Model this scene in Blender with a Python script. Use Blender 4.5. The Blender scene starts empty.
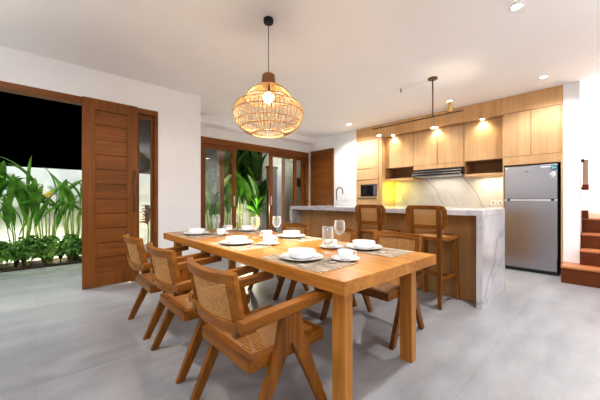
import bpy, bmesh, math, random
from mathutils import Vector, Matrix
PI = math.pi
R = math.radians
col = bpy.context.scene.collection
H = 2.87          # ceiling height
CAM = 1.15

# ------------------------------------------------------------------ materials
def newmat(name):
    m = bpy.data.materials.new(name); m.use_nodes = True
    nt = m.node_tree; b = nt.nodes['Principled BSDF']
    return m, nt, b

def plain(name, c, rough=.5, metal=0, emit=None, es=0, spec=None, noise=0, nscale=6, bump=0, coat=0):
    m, nt, b = newmat(name)
    b.inputs['Base Color'].default_value = (*c, 1)
    b.inputs['Roughness'].default_value = rough
    b.inputs['Metallic'].default_value = metal
    if coat: b.inputs['Coat Weight'].default_value = coat
    if spec is not None: b.inputs['Specular IOR Level'].default_value = spec
    if emit: b.inputs['Emission Color'].default_value = (*emit, 1); b.inputs['Emission Strength'].default_value = es
    if noise or bump:
        tc = nt.nodes.new('ShaderNodeTexCoord'); n = nt.nodes.new('ShaderNodeTexNoise')
        n.inputs['Scale'].default_value = nscale; n.inputs['Detail'].default_value = 6
        nt.links.new(tc.outputs['Object'], n.inputs['Vector'])
        if noise:
            r = nt.nodes.new('ShaderNodeValToRGB')
            r.color_ramp.elements[0].position = .3; r.color_ramp.elements[1].position = .7
            r.color_ramp.elements[0].color = (*[x*(1-noise) for x in c], 1)
            r.color_ramp.elements[1].color = (*[min(1, x*(1+noise)) for x in c], 1)
            nt.links.new(n.outputs['Fac'], r.inputs['Fac']); nt.links.new(r.outputs['Color'], b.inputs['Base Color'])
        if bump:
            bp = nt.nodes.new('ShaderNodeBump'); bp.inputs['Strength'].default_value = bump; bp.inputs['Distance'].default_value = .01
            nt.links.new(n.outputs['Fac'], bp.inputs['Height']); nt.links.new(bp.outputs['Normal'], b.inputs['Normal'])
    return m

def wood(name, dark, light, axis='X', scale=1.0, rough=.4, contrast=.25, coat=0, spec=.28):
    """long grain running along one axis of the object"""
    m, nt, b = newmat(name)
    L = nt.links.new
    tc = nt.nodes.new('ShaderNodeTexCoord'); mp = nt.nodes.new('ShaderNodeMapping')
    s = [26*scale]*3; s['XYZ'.index(axis)] = 1.3*scale
    mp.inputs['Scale'].default_value = s
    L(tc.outputs['Object'], mp.inputs['Vector'])
    n1 = nt.nodes.new('ShaderNodeTexNoise'); n1.inputs['Scale'].default_value = 1.0; n1.inputs['Detail'].default_value = 8
    n1.inputs['Roughness'].default_value = .62; n1.inputs['Distortion'].default_value = .6
    L(mp.outputs['Vector'], n1.inputs['Vector'])
    mp2 = nt.nodes.new('ShaderNodeMapping'); s2 = [5*scale]*3; s2['XYZ'.index(axis)] = .5*scale
    mp2.inputs['Scale'].default_value = s2; L(tc.outputs['Object'], mp2.inputs['Vector'])
    n2 = nt.nodes.new('ShaderNodeTexNoise'); n2.inputs['Scale'].default_value = 1.0; n2.inputs['Detail'].default_value = 3
    L(mp2.outputs['Vector'], n2.inputs['Vector'])
    mx = nt.nodes.new('ShaderNodeMath'); mx.operation = 'MULTIPLY_ADD'; mx.inputs[1].default_value = .55
    hf = nt.nodes.new('ShaderNodeMath'); hf.operation = 'MULTIPLY'; hf.inputs[1].default_value = .45
    L(n2.outputs['Fac'], hf.inputs[0]); L(n1.outputs['Fac'], mx.inputs[0]); L(hf.outputs[0], mx.inputs[2])
    r = nt.nodes.new('ShaderNodeValToRGB')
    r.color_ramp.elements[0].position = .5-contrast; r.color_ramp.elements[1].position = .5+contrast
    r.color_ramp.elements[0].color = (*dark, 1); r.color_ramp.elements[1].color = (*light, 1)
    L(mx.outputs[0], r.inputs['Fac'])
    last = r.outputs['Color']
    L(last, b.inputs['Base Color'])
    b.inputs['Roughness'].default_value = rough; b.inputs['Specular IOR Level'].default_value = spec
    if coat: b.inputs['Coat Weight'].default_value = coat; b.inputs['Coat Roughness'].default_value = .15
    bp = nt.nodes.new('ShaderNodeBump'); bp.inputs['Strength'].default_value = .12; bp.inputs['Distance'].default_value = .003
    L(n1.outputs['Fac'], bp.inputs['Height']); L(bp.outputs['Normal'], b.inputs['Normal'])
    return m

def marble(name, base, vein, dirs, rough=.15, wamp=1.5):
    """dirs: (normal, frequency, width) of each family of veins"""
    m, nt, b = newmat(name); L = nt.links.new
    tc = nt.nodes.new('ShaderNodeTexCoord')
    def noise(sc, det):
        n = nt.nodes.new('ShaderNodeTexNoise'); n.inputs['Scale'].default_value = sc; n.inputs['Detail'].default_value = det
        L(tc.outputs['Object'], n.inputs['Vector']); return n.outputs['Fac']
    def math_(op, x, y=None, z=None):
        q = nt.nodes.new('ShaderNodeMath'); q.operation = op
        for i, v in enumerate((x, y, z)):
            if v is None: continue
            if isinstance(v, (int, float)): q.inputs[i].default_value = v
            else: L(v, q.inputs[i])
        return q.outputs[0]
    warp, fine, cloud = noise(1.3, 4), noise(7, 6), noise(2.6, 8)
    tot = None
    for nv, fq, wd in dirs:
        dp = nt.nodes.new('ShaderNodeVectorMath'); dp.operation = 'DOT_PRODUCT'; dp.inputs[1].default_value = nv
        L(tc.outputs['Object'], dp.inputs[0])
        t = math_('MULTIPLY', dp.outputs['Value'], fq); t = math_('MULTIPLY_ADD', warp, wamp, t); t = math_('MULTIPLY_ADD', fine, .1*wamp, t)
        t = math_('ABSOLUTE', math_('SUBTRACT', math_('FRACT', t), .5))
        v = nt.nodes.new('ShaderNodeMapRange'); v.inputs['From Min'].default_value = 0; v.inputs['From Max'].default_value = wd
        v.inputs['To Min'].default_value = 1; v.inputs['To Max'].default_value = 0; L(t, v.inputs['Value'])
        v = math_('MULTIPLY', v.outputs['Result'], math_('MULTIPLY', cloud, 1.5))
        tot = v if tot is None else math_('MAXIMUM', tot, v)
    mx = nt.nodes.new('ShaderNodeMixRGB'); mx.inputs['Color1'].default_value = (*base, 1); mx.inputs['Color2'].default_value = (*vein, 1); L(tot, mx.inputs['Fac']); mx.use_clamp = True
    r2 = nt.nodes.new('ShaderNodeValToRGB'); r2.color_ramp.elements[0].position = .32; r2.color_ramp.elements[0].color = (.80, .80, .82, 1)
    r2.color_ramp.elements[1].position = .6; r2.color_ramp.elements[1].color = (1, 1, 1, 1); L(cloud, r2.inputs['Fac'])
    mu = nt.nodes.new('ShaderNodeMixRGB'); mu.blend_type = 'MULTIPLY'; mu.inputs['Fac'].default_value = 1
    L(mx.outputs['Color'], mu.inputs['Color1']); L(r2.outputs['Color'], mu.inputs['Color2'])
    L(mu.outputs['Color'], b.inputs['Base Color']); b.inputs['Roughness'].default_value = rough
    return m

def floor_mat():
    m, nt, b = newmat('polished_concrete_tile'); L = nt.links.new
    tc = nt.nodes.new('ShaderNodeTexCoord')
    br = nt.nodes.new('ShaderNodeTexBrick')
    br.offset = .5; br.inputs['Scale'].default_value = 1; br.inputs['Brick Width'].default_value = 1.2; br.inputs['Row Height'].default_value = .6
    br.inputs['Mortar Size'].default_value = .0025; br.inputs['Mortar Smooth'].default_value = .3
    br.inputs['Color1'].default_value = (.36, .363, .375, 1); br.inputs['Color2'].default_value = (.315, .318, .33, 1); br.inputs['Mortar'].default_value = (.30, .303, .315, 1)
    L(tc.outputs['Object'], br.inputs['Vector'])
    mp = nt.nodes.new('ShaderNodeMapping'); mp.inputs['Scale'].default_value = (1.0, 3.2, 1)
    L(tc.outputs['Object'], mp.inputs['Vector'])
    n = nt.nodes.new('ShaderNodeTexNoise'); n.inputs['Scale'].default_value = 1.5; n.inputs['Detail'].default_value = 9; n.inputs['Roughness'].default_value = .62
    n.inputs['Distortion'].default_value = .1
    L(mp.outputs['Vector'], n.inputs['Vector'])
    r = nt.nodes.new('ShaderNodeValToRGB'); r.color_ramp.elements[0].position = .3; r.color_ramp.elements[1].position = .72
    r.color_ramp.elements[0].color = (.80, .80, .81, 1); r.color_ramp.elements[1].color = (1.14, 1.14, 1.14, 1)
    L(n.outputs['Fac'], r.inputs['Fac'])
    mu = nt.nodes.new('ShaderNodeMixRGB'); mu.blend_type = 'MULTIPLY'; mu.inputs['Fac'].default_value = 1
    L(br.outputs['Color'], mu.inputs['Color1']); L(r.outputs['Color'], mu.inputs['Color2'])
    L(mu.outputs['Color'], b.inputs['Base Color'])
    rr = nt.nodes.new('ShaderNodeMapRange'); rr.inputs['To Min'].default_value = .22; rr.inputs['To Max'].default_value = .42
    L(n.outputs['Fac'], rr.inputs['Value']); L(rr.outputs['Result'], b.inputs['Roughness'])
    b.inputs['Specular IOR Level'].default_value = .4
    return m

def thin_glass(name, tint=(1, 1, 1), refl=1.0, rough=.01, painted_rim=0, pw_=3.5):
    m, nt, b = newmat(name); L = nt.links.new
    nt.nodes.remove(b)
    tr = nt.nodes.new('ShaderNodeBsdfTransparent'); tr.inputs['Color'].default_value = (*tint, 1)
    gl = nt.nodes.new('ShaderNodeBsdfGlossy'); gl.inputs['Roughness'].default_value = rough
    fr = nt.nodes.new('ShaderNodeLayerWeight'); fr.inputs['Blend'].default_value = .5
    pw = nt.nodes.new('ShaderNodeMath'); pw.operation = 'POWER'; pw.inputs[1].default_value = pw_
    mm = nt.nodes.new('ShaderNodeMath'); mm.operation = 'MULTIPLY_ADD'; mm.inputs[1].default_value = .55*refl; mm.inputs[2].default_value = .035*refl; mm.use_clamp = True
    L(fr.outputs['Facing'], pw.inputs[0])
    mix = nt.nodes.new('ShaderNodeMixShader')
    L(pw.outputs[0], mm.inputs[0]); L(mm.outputs[0], mix.inputs[0]); L(tr.outputs[0], mix.inputs[1]); L(gl.outputs[0], mix.inputs[2])
    if painted_rim:  # white diffuse mixed in to imitate bright refraction along the glass edges
        df = nt.nodes.new('ShaderNodeBsdfDiffuse'); df.inputs['Color'].default_value = (.9, .92, .93, 1)
        m2 = nt.nodes.new('ShaderNodeMixShader'); m2.inputs[0].default_value = painted_rim
        L(gl.outputs[0], m2.inputs[1]); L(df.outputs[0], m2.inputs[2]); L(m2.outputs[0], mix.inputs[2])
    L(mix.outputs[0], nt.nodes['Material Output'].inputs['Surface'])
    return m

def leaf_mat(name, c, c2):
    m, nt, b = newmat(name); L = nt.links.new
    tc = nt.nodes.new('ShaderNodeTexCoord'); n = nt.nodes.new('ShaderNodeTexNoise'); n.inputs['Scale'].default_value = 5; n.inputs['Detail'].default_value = 4
    L(tc.outputs['Object'], n.inputs['Vector'])
    r = nt.nodes.new('ShaderNodeValToRGB'); r.color_ramp.elements[0].position = .35; r.color_ramp.elements[1].position = .65
    r.color_ramp.elements[0].color = (*c, 1); r.color_ramp.elements[1].color = (*c2, 1)
    L(n.outputs['Fac'], r.inputs['Fac']); L(r.outputs['Color'], b.inputs['Base Color'])
    b.inputs['Roughness'].default_value = .38
    b.inputs['Subsurface Weight'].default_value = 0
    tl = nt.nodes.new('ShaderNodeBsdfTranslucent'); L(r.outputs['Color'], tl.inputs['Color'])
    mix = nt.nodes.new('ShaderNodeMixShader'); mix.inputs[0].default_value = .35
    L(b.outputs[0], mix.inputs[1]); L(tl.outputs[0], mix.inputs[2]); L(mix.outputs[0], nt.nodes['Material Output'].inputs['Surface'])
    return m

def weave_mat(name, c1, c2, scale=70):
    m, nt, b = newmat(name); L = nt.links.new
    tc = nt.nodes.new('ShaderNodeTexCoord'); mp = nt.nodes.new('ShaderNodeMapping'); mp.inputs['Scale'].default_value = (1.6, .12, 1)
    L(tc.outputs['Object'], mp.inputs['Vector'])
    n = nt.nodes.new('ShaderNodeTexNoise'); n.inputs['Scale'].default_value = scale; n.inputs['Detail'].default_value = 3
    L(mp.outputs['Vector'], n.inputs['Vector'])
    r = nt.nodes.new('ShaderNodeValToRGB'); r.color_ramp.elements[0].position = .4; r.color_ramp.elements[1].position = .6
    r.color_ramp.elements[0].color = (*c1, 1); r.color_ramp.elements[1].color = (*c2, 1)
    L(n.outputs['Fac'], r.inputs['Fac']); L(r.outputs['Color'], b.inputs['Base Color'])
    b.inputs['Roughness'].default_value = .8
    bp = nt.nodes.new('ShaderNodeBump'); bp.inputs['Strength'].default_value = .5; bp.inputs['Distance'].default_value = .002
    L(n.outputs['Fac'], bp.inputs['Height']); L(bp.outputs['Normal'], b.inputs['Normal'])
    return m

def steel_mat():
    return plain('brushed_steel', (.40, .40, .43), .27, 1)

M = {}
TK_D, TK_L = (.32, .122, .018), (.67, .31, .062)
CH_D, CH_L = (.10, .032, .005), (.43, .168, .022)
DR_D, DR_L = (.11, .037, .007), (.34, .125, .026)
OK_D, OK_L = (.43, .25, .112), (.69, .47, .265)
for a in 'XYZ':
    M['table'+a] = wood('table_teak_'+a, TK_D, TK_L, a, contrast=.17, rough=.32, coat=.25)
    M['chair'+a] = wood('chair_teak_'+a, CH_D, CH_L, a, contrast=.18, rough=.38)
    M['door'+a] = wood('door_hardwood_'+a, DR_D, DR_L, a, rough=.38)
    M['oak'+a] = wood('light_oak_'+a, OK_D, OK_L, a, scale=.8, rough=.42)
    M['stair'+a] = wood('stair_hardwood_'+a, (.10, .026, .006), (.22, .062, .016), a, rough=.3)
M['tread'] = wood('stair_tread_wood', (.45, .17, .07), (.6, .27, .12), 'Y', rough=.3)
M['islandwood'] = wood('island_oak', (.33, .17, .06), (.62, .37, .16), 'Z', scale=.7, rough=.42)
M['wall'] = plain('white_wall_paint', (.90, .905, .915), .6, noise=.015, nscale=2, bump=.02)
M['ceil'] = plain('ceiling_paint', (.92, .915, .91), .75, noise=.01, nscale=2)
M['floor'] = floor_mat()
M['marble'] = marble('white_marble', (.66, .66, .68), (.46, .47, .49), [((.6, .5, -.55), 1.9, .09), ((-.3, .6, .7), 1.6, .05)], .12)
M['splash'] = marble('backsplash_marble', (.66, .645, .61), (.34, .34, .34), [((0, .83, -.56), 1.6, .030), ((0, .80, -.6), 3.1, .016)], .2, .5)
M['faucet'] = plain('dark_chrome', (.28, .28, .29), .18, 1)
M['black'] = plain('black_plastic', (.012, .012, .013), .35)
M['blackmetal'] = plain('black_metal', (.02, .018, .016), .3, .6)
M['blackglass'] = plain('black_glass', (.01, .01, .012), .04)
M['steel'] = steel_mat()
M['chrome'] = plain('chrome', (.85, .85, .87), .2, 1)
M['brass'] = plain('brass', (.62, .42, .18), .25, 1)
M['bronze'] = plain('dark_bronze', (.16, .11, .065), .35, .8)
M['greymetal'] = plain('grey_metal', (.35, .35, .36), .35, .8)
M['ceramic'] = plain('white_glazed_ceramic', (.86, .87, .88), .12, coat=.4)
M['cane'] = plain('cane_webbing', (.55, .27, .08), .55, noise=.18, nscale=60)
M['cane_light'] = plain('pale_cane', (.58, .33, .12), .55, noise=.15, nscale=60)
M['rattan'] = plain('rattan_strip', (.46, .30, .115), .5, noise=.2, nscale=30)
M['rattan_dark'] = plain('rattan_ring', (.33, .16, .05), .5)
M['mat'] = weave_mat('woven_placemat', (.20, .15, .11), (.60, .50, .38))
M['glass'] = thin_glass('clear_glass', (.97, .98, .98), 1.0)
M['pane'] = thin_glass('window_pane', (.95, .97, .96), 2.0)
m_, nt_, b_ = newmat('drinking_glass')
b_.inputs['Transmission Weight'].default_value = 1; b_.inputs['Roughness'].default_value = 0; b_.inputs['IOR'].default_value = 1.2
b_.inputs['Base Color'].default_value = (.97, .98, .98, 1); M['stemware'] = thin_glass('stemware_glass', (.985, .99, .99), 2.2, .06, .7, 1.8)
M['leaf'] = leaf_mat('heliconia_leaf', (.06, .20, .02), (.22, .46, .07))
M['leafdark'] = leaf_mat('banana_leaf', (.03, .12, .012), (.11, .30, .03))
M['hedge'] = leaf_mat('hedge_leaf', (.05, .16, .015), (.20, .38, .06))
M['brownleaf'] = leaf_mat('bronze_leaf', (.20, .07, .035), (.42, .17, .09))
M['stalk'] = plain('green_stalk', (.22, .30, .06), .5, noise=.3, nscale=8)
M['flower'] = plain('heliconia_flower', (.85, .42, .04), .45)
M['gwall'] = plain('garden_wall_render', (.78, .79, .80), .85, noise=.14, nscale=3, bump=.2)
M['paver'] = plain('grey_terrace_stone', (.26, .29, .26), .55, noise=.25, nscale=5, bump=.1)
M['terrace'] = plain('pale_terrace_concrete', (.56, .58, .57), .5, noise=.1, nscale=3)
M['soil'] = plain('dark_soil', (.04, .025, .015), .95, noise=.4, nscale=25, bump=.6)
M['greypanel'] = plain('dark_grey_panel', (.13, .12, .13), .45, noise=.1, nscale=4)
M['pot'] = plain('grey_stone', (.35, .35, .34), .7, noise=.2, nscale=8)
M['lamp_white'] = plain('white_lamp_trim', (.85, .85, .85), .4)
M['lens'] = plain('lit_lens', (1, .9, .75), .4, emit=(1, .92, .8), es=30)
M['bulb'] = plain('lit_bulb', (1, .85, .6), .4, emit=(1, .82, .55), es=22)
M['warmtip'] = plain('lit_spot_tip', (1, .85, .6), .4, emit=(1, .86, .62), es=10)
M['strip'] = plain('lit_led_strip', (1, .8, .3), .4, emit=(1, .78, .3), es=8)
M['sticker_blue'] = plain('blue_sticker', (.02, .12, .25), .4)
M['sticker_white'] = plain('white_sticker', (.8, .85, .85), .4)
M['sticker_teal'] = plain('teal_sticker', (.25, .55, .5), .4)
M['switch'] = plain('white_switch_plastic', (.85, .85, .84), .35)
M['headeroak_brightened'] = wood('header_oak_brightened', (.52, .29, .12), (.82, .55, .29), 'Z', scale=.8, rough=.42)  # oak painted lighter to make up for weak light on the header
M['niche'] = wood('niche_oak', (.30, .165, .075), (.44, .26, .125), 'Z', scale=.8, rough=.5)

# ------------------------------------------------------------------ mesh helpers
class MB:
    def __init__(s): s.bm = bmesh.new()
    def box(s, x0, x1, y0, y1, z0, z1):
        v = [s.bm.verts.new(p) for p in ((x0,y0,z0),(x1,y0,z0),(x1,y1,z0),(x0,y1,z0),(x0,y0,z1),(x1,y0,z1),(x1,y1,z1),(x0,y1,z1))]
        for f in ((0,3,2,1),(4,5,6,7),(0,1,5,4),(1,2,6,5),(2,3,7,6),(3,0,4,7)): s.bm.faces.new([v[i] for i in f])
        return s
    def hexa(s, bot, top):
        v = [s.bm.verts.new(p) for p in list(bot)+list(top)]
        n = len(bot)
        s.bm.faces.new(v[:n][::-1]); s.bm.faces.new(v[n:])
        for i in range(n): s.bm.faces.new((v[i], v[(i+1) % n], v[n+(i+1) % n], v[n+i]))
        return s
    def grid(s, fn, us, vs, skip=None):
        g = [[s.bm.verts.new(fn(u, v)) for v in vs] for u in us]
        for i in range(len(us)-1):
            for j in range(len(vs)-1):
                if skip and skip(i, j): continue
                s.bm.faces.new((g[i][j], g[i+1][j], g[i+1][j+1], g[i][j+1]))
        return s
    def slab(s, fn, nrm, us, vs, th):
        """solid curved board: fn(u,v) is the mid surface, nrm(u,v) its normal"""
        a = [[s.bm.verts.new(Vector(fn(u, v)) + Vector(nrm(u, v))*th/2) for v in vs] for u in us]
        b = [[s.bm.verts.new(Vector(fn(u, v)) - Vector(nrm(u, v))*th/2) for v in vs] for u in us]
        nu, nv = len(us), len(vs)
        for i in range(nu-1):
            for j in range(nv-1):
                s.bm.faces.new((a[i][j], a[i+1][j], a[i+1][j+1], a[i][j+1]))
                s.bm.faces.new((b[i][j], b[i][j+1], b[i+1][j+1], b[i+1][j]))
        for i in range(nu-1):
            s.bm.faces.new((a[i][0], b[i][0], b[i+1][0], a[i+1][0])); s.bm.faces.new((a[i][-1], a[i+1][-1], b[i+1][-1], b[i][-1]))
        for j in range(nv-1):
            s.bm.faces.new((a[0][j], a[0][j+1], b[0][j+1], b[0][j])); s.bm.faces.new((a[-1][j], b[-1][j], b[-1][j+1], a[-1][j+1]))
        return s
    def tube(s, pts, r, n=8, closed=False, cap=True):
        pts = [Vector(p) for p in pts]; N = len(pts)
        rs = r if isinstance(r, (list, tuple)) else [r]*N
        rings = []; up = None
        for i in range(N):
            if closed: t = pts[(i+1) % N]-pts[i-1]
            else: t = pts[min(i+1, N-1)]-pts[max(i-1, 0)]
            t.normalize()
            if up is None: up = Vector((0, 0, 1)) if abs(t.z) < .9 else Vector((1, 0, 0))
            a = t.cross(up)
            if a.length < 1e-5: a = t.orthogonal()
            a.normalize(); b = t.cross(a).normalized(); up = -b if not closed else up
            rings.append([s.bm.verts.new(pts[i]+(a*math.cos(2*PI*k/n)+b*math.sin(2*PI*k/n))*rs[i]) for k in range(n)])
        for i in range(N if closed else N-1):
            A, B = rings[i], rings[(i+1) % N]
            for k in range(n): s.bm.faces.new((A[k], A[(k+1) % n], B[(k+1) % n], B[k]))
        if cap and not closed: s.bm.faces.new(rings[0][::-1]); s.bm.faces.new(rings[-1])
        return s
    def lathe(s, prof, n=32, c=(0, 0, 0), closed=False):
        rings = []
        for r, z in prof:
            if r < 1e-6: rings.append([s.bm.verts.new((c[0], c[1], c[2]+z))])
            else: rings.append([s.bm.verts.new((c[0]+r*math.cos(2*PI*k/n), c[1]+r*math.sin(2*PI*k/n), c[2]+z)) for k in range(n)])
        for A, B in zip(rings, rings[1:]):
            for k in range(n):
                k2 = (k+1) % n
                if len(A) == 1 and len(B) == 1: continue
                if len(A) == 1: s.bm.faces.new((A[0], B[k2], B[k]))
                elif len(B) == 1: s.bm.faces.new((A[k], A[k2], B[0]))
                else: s.bm.faces.new((A[k], A[k2], B[k2], B[k]))
        return s
    def sphere(s, c, r, sc=(1, 1, 1), n=12):
        bmesh.ops.create_uvsphere(s.bm, u_segments=n, v_segments=max(6, n//2), radius=r, matrix=Matrix.Translation(c) @ Matrix.Diagonal((*sc, 1)))
        return s
    def frame(s, axis, lo, hi, t, a0, a1, b0, b1):
        """rectangular ring of four bars; axis = normal direction, lo..hi along it; outer a0..a1, b0..b1; bar width t (or 4-tuple left,right,bottom,top)"""
        tl, tr, tb, tt = t if isinstance(t, (tuple, list)) else (t,)*4
        def P(n, a, b): return {'x': (n, a, b), 'y': (a, n, b), 'z': (a, b, n)}[axis]
        O = [(a0, b0), (a1, b0), (a1, b1), (a0, b1)]; I = [(a0+tl, b0+tb), (a1-tr, b0+tb), (a1-tr, b1-tt), (a0+tl, b1-tt)]
        v = {}
        for nm, L_ in (('o', O), ('i', I)):
            for k, n in ((0, lo), (1, hi)): v[nm, k] = [s.bm.verts.new(P(n, *p)) for p in L_]
        for i in range(4):
            j = (i+1) % 4
            for q in ((v['o',0][i],v['o',0][j],v['i',0][j],v['i',0][i]), (v['o',1][i],v['i',1][i],v['i',1][j],v['o',1][j]),
                      (v['o',0][i],v['o',1][i],v['o',1][j],v['o',0][j]), (v['i',0][i],v['i',0][j],v['i',1][j],v['i',1][i])): s.bm.faces.new(q)
        return s
    def build(s, name, mat, parent=None, bevel=0, smooth=False, loc=None, rot=None, solid=0, seg=2):
        bmesh.ops.recalc_face_normals(s.bm, faces=s.bm.faces)
        me = bpy.data.meshes.new(name); s.bm.to_mesh(me); s.bm.free()
        o = bpy.data.objects.new(name, me); col.objects.link(o)
        for mm in (mat if isinstance(mat, list) else [mat]): me.materials.append(mm)
        if parent: o.parent = parent
        if loc: o.location = loc
        if rot: o.rotation_euler = rot
        if smooth:
            for p in me.polygons: p.use_smooth = True
        if solid:
            md = o.modifiers.new('solid', 'SOLIDIFY'); md.thickness = solid; md.offset = 0
        if bevel:
            md = o.modifiers.new('bevel', 'BEVEL'); md.width = bevel; md.segments = seg; md.limit_method = 'ANGLE'; md.angle_limit = R(40)
        return o

def tag(o, label=None, cat=None, group=None, kind=None):
    if label: o['label'] = label
    if cat: o['category'] = cat
    if group: o['group'] = group
    if kind: o['kind'] = kind
    return o
def empty(name, loc=(0, 0, 0), rz=0, **k):
    o = bpy.data.objects.new(name, None); col.objects.link(o); o.location = loc; o.rotation_euler = (0, 0, rz); o.empty_display_size = .1
    return tag(o, **k)
def copy_tree(o, parent=None):
    c = o.copy(); col.objects.link(c); c.parent = parent
    for ch in list(o.children): copy_tree(ch, c)
    return c
def struct(o, label=None, cat=None): return tag(o, label, cat, kind='structure')
def bx(*a): return MB().box(*a)
def lin(a, b, n): return [a+(b-a)*i/(n-1) for i in range(n)]

# ------------------------------------------------------------------ room shell
YW = 4.60      # wall with the entrance
YS = 5.85      # sliding door wall
XK = 5.77      # kitchen front plane
XB = 6.37      # kitchen back wall
X0, Y0 = -3.2, -2.6
f = bx(X0, 8.2, Y0, YS+.05, -.1, 0).build('floor', M['floor']); struct(f)
b = MB(); b.box(X0, 8.4, Y0-.2, YW+.2, H, H+.15); b.box(1.81, 8.4, YW+.2, 6.05, H, H+.15)
struct(b.build('ceiling', M['ceil']))
# entrance wall with the wide opening X -2.2 .. 1.347, head 2.48
b = MB(); b.box(X0, -2.3, YW, YW+.2, 0, H); b.box(-2.3, 1.345, YW, YW+.2, 2.48, H); b.box(1.345, 2.01, YW, YW+.2, 0, H)
struct(b.build('wall_left', M['wall']))
struct(bx(1.81, 2.01, YW+.2, 6.05, 0, H).build('wall_recess', M['wall']))
b = MB(); b.box(2.01, 2.45, YS, YS+.2, 0, H); b.box(2.45, 5.74, YS, YS+.2, 2.5, H); b.box(5.74, XK, YS, YS+.2, 0, H)
struct(b.build('wall_garden', M['wall']))
b = MB(); b.box(XK, XK+.15, 4.91+.02, YS+.2, 2.52, H); b.box(XK, XK+.15, 4.2, 4.93, 0, H); b.box(XK, XK+.15, 5.73, YS+.2, 0, 2.52)
struct(b.build('wall_pantry', M['wall']))
struct(bx(XB, XB+.2, .456, 4.2, 0, H).build('wall_kitchen', M['wall']))
struct(bx(XK-.005, 6.57, .274, .452, 0, H).build('wall_pier', M['wall']))
struct(bx(8.2, 8.4, Y0, .274, 0, H).build('wall_stairwell', M['wall']))
struct(bx(6.57, 8.4, .274, .456, 0, H).build('wall_stair_side', M['wall']))
struct(bx(X0, 8.4, Y0-.2, Y0, 0, H).build('wall_right', M['wall']))
struct(bx(X0-.2, X0, Y0-.2, YW+.2, 0, H).build('wall_rear', M['wall']))
struct(bx(2.01, XK, 5.53, YS, 2.72, H).build('trim_1', M['wall']))
struct(bx(1.345, 2.012, YW-.008, YW, 0, .06).build('baseboard_left', M['wall']))

# entrance frame + sidelight
b = MB(); b.box(-2.3, 1.345, YW-.012, YW+.15, 2.40, 2.478)
b.box(1.293, 1.345, YW-.012, YW+.15, 0, 2.40); b.box(1.02, 1.075, YW+.03, YW+.12, 0, 2.40); b.box(-2.3, -2.22, YW-.012, YW+.15, 0, 2.40)
struct(b.build('trim_2', M['doorX'], bevel=.005))
w = empty('window_1', (1.184, YW+.07, 0), label='tall narrow glass sidelight beside the wooden entrance door', cat='window', kind='structure')
MB().frame('y', -.02, .02, (.03, .03, .06, .05), -.1085, .1085, .0, 2.40).build('window_frame', M['doorZ'], w, bevel=.003)
bx(-.0785, .0785, -.003, .003, .06, 2.35).build('pane', M['pane'], w)

# entrance door leaf
d1 = empty('door_1', (.43, YW-.04, 0), label='dark hardwood entrance door of horizontal raised boards', cat='door', kind='structure')
DW = .625; DT = .05
b = MB().frame('y', -DT/2, DT/2, (.135, .13, .18, .145), 0, DW, .012, 2.472)
b.build('door_frame', M['doorZ'], d1, bevel=.004)
b = MB(); n = 11; z0, z1 = .192, 2.327
for i in range(n):
    a = z0+(z1-z0)*i/n; c = z0+(z1-z0)*(i+1)/n
    b.box(.135, DW-.13, -DT/2+.006, DT/2-.006, a+.007, c-.007)
b.box(.135, DW-.13, -.006, .006, z0, z1)
b.build('board_panel', M['doorX'], d1, bevel=.003)
b = MB(); b.tube([(DW-.045, -.062, .98), (DW-.045, -.062, 1.56)], .011, 10)
for z in (1.03, 1.51): b.tube([(DW-.045, -.062, z), (DW-.045, -DT/2+.002, z)], .008, 8)
b.build('pull_handle', M['bronze'], d1, smooth=True)
b = MB(); b.tube([(DW-.06, -DT/2+.002, .52), (DW-.06, -.05, .52)], .010, 10); b.sphere((DW-.06, -.058, .52), .02)
b.build('knob', M['brass'], d1, smooth=True)

# sliding doors
b = MB(); b.box(2.45, 5.74, YS-.02, YS+.16, 2.36, 2.50); b.box(2.45, 2.56, YS-.02, YS+.16, 0, 2.36); b.box(5.65, 5.74, YS-.02, YS+.16, 0, 2.36)
struct(b.build('trim_3', M['doorX'], bevel=.004))
struct(bx(2.56, 5.65, YS, YS+.14, 0, .012).build('trim_4', M['doorX']))
def leaf(idx, x0, x1, y, label, hside):
    d = empty('door_%d' % idx, (x0, y, 0), label=label, cat='sliding door', kind='structure')
    W = x1-x0
    MB().frame('y', -.02, .02, (.1, .1, .14, .09), 0, W, .014, 2.36).build('door_frame', M['doorZ'], d, bevel=.003)
    bx(.1, W-.1, -.003, .003, .154, 2.27).build('pane', M['pane'], d)
    if hside:
        hx = .05 if hside < 0 else W-.05
        b = MB(); b.box(hx-.018, hx+.018, -.026, -.0195, 1.02, 1.24); b.build('handle', M['chrome'], d, bevel=.002)
leaf(2, 2.565, 3.41, YS+.03, 'left sliding door leaf with chrome pull beside the gap onto banana plants', 1)
leaf(3, 2.58, 3.14, YS+.10, 'rear sliding door leaf stacked behind the left one', 0)
leaf(4, 4.374, 5.30, YS+.03, 'right sliding door leaf with chrome pull near the grey panel outside', -1)
leaf(5, 4.85, 5.645, YS+.10, 'rear sliding door leaf stacked against the right jamb', 0)

# pantry door
d6 = empty('door_6', (XK-.02, 4.95, 0), label='closed dark brown hardwood door left of the kitchen tall cabinet', cat='door', kind='structure')
MB().frame('x', -.02, .17, (.06, .06, 0.0, .07), -.04, .80, 0, 2.52).build('door_frame', M['doorZ'], d6, bevel=.004)
b = MB().frame('x', .0, .04, (.11, .11, .2, .12), .021, .739, .008, 2.449)
for i in range(6):
    a = .208+(2.329-.208)*i/6; c = .208+(2.329-.208)*(i+1)/6
    b.box(.006, .034, .131, .629, a+.004, c-.004)
b.box(.012, .03, .131, .629, .2, 2.33)
b.build('door_leaf', M['doorY'], d6, bevel=.003)
b = MB(); b.tube([(.0, .08, 1.02), (-.045, .08, 1.02), (-.045, .18, 1.02)], .009, 8); b.build('lever_handle', M['brass'], d6, smooth=True)

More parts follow.
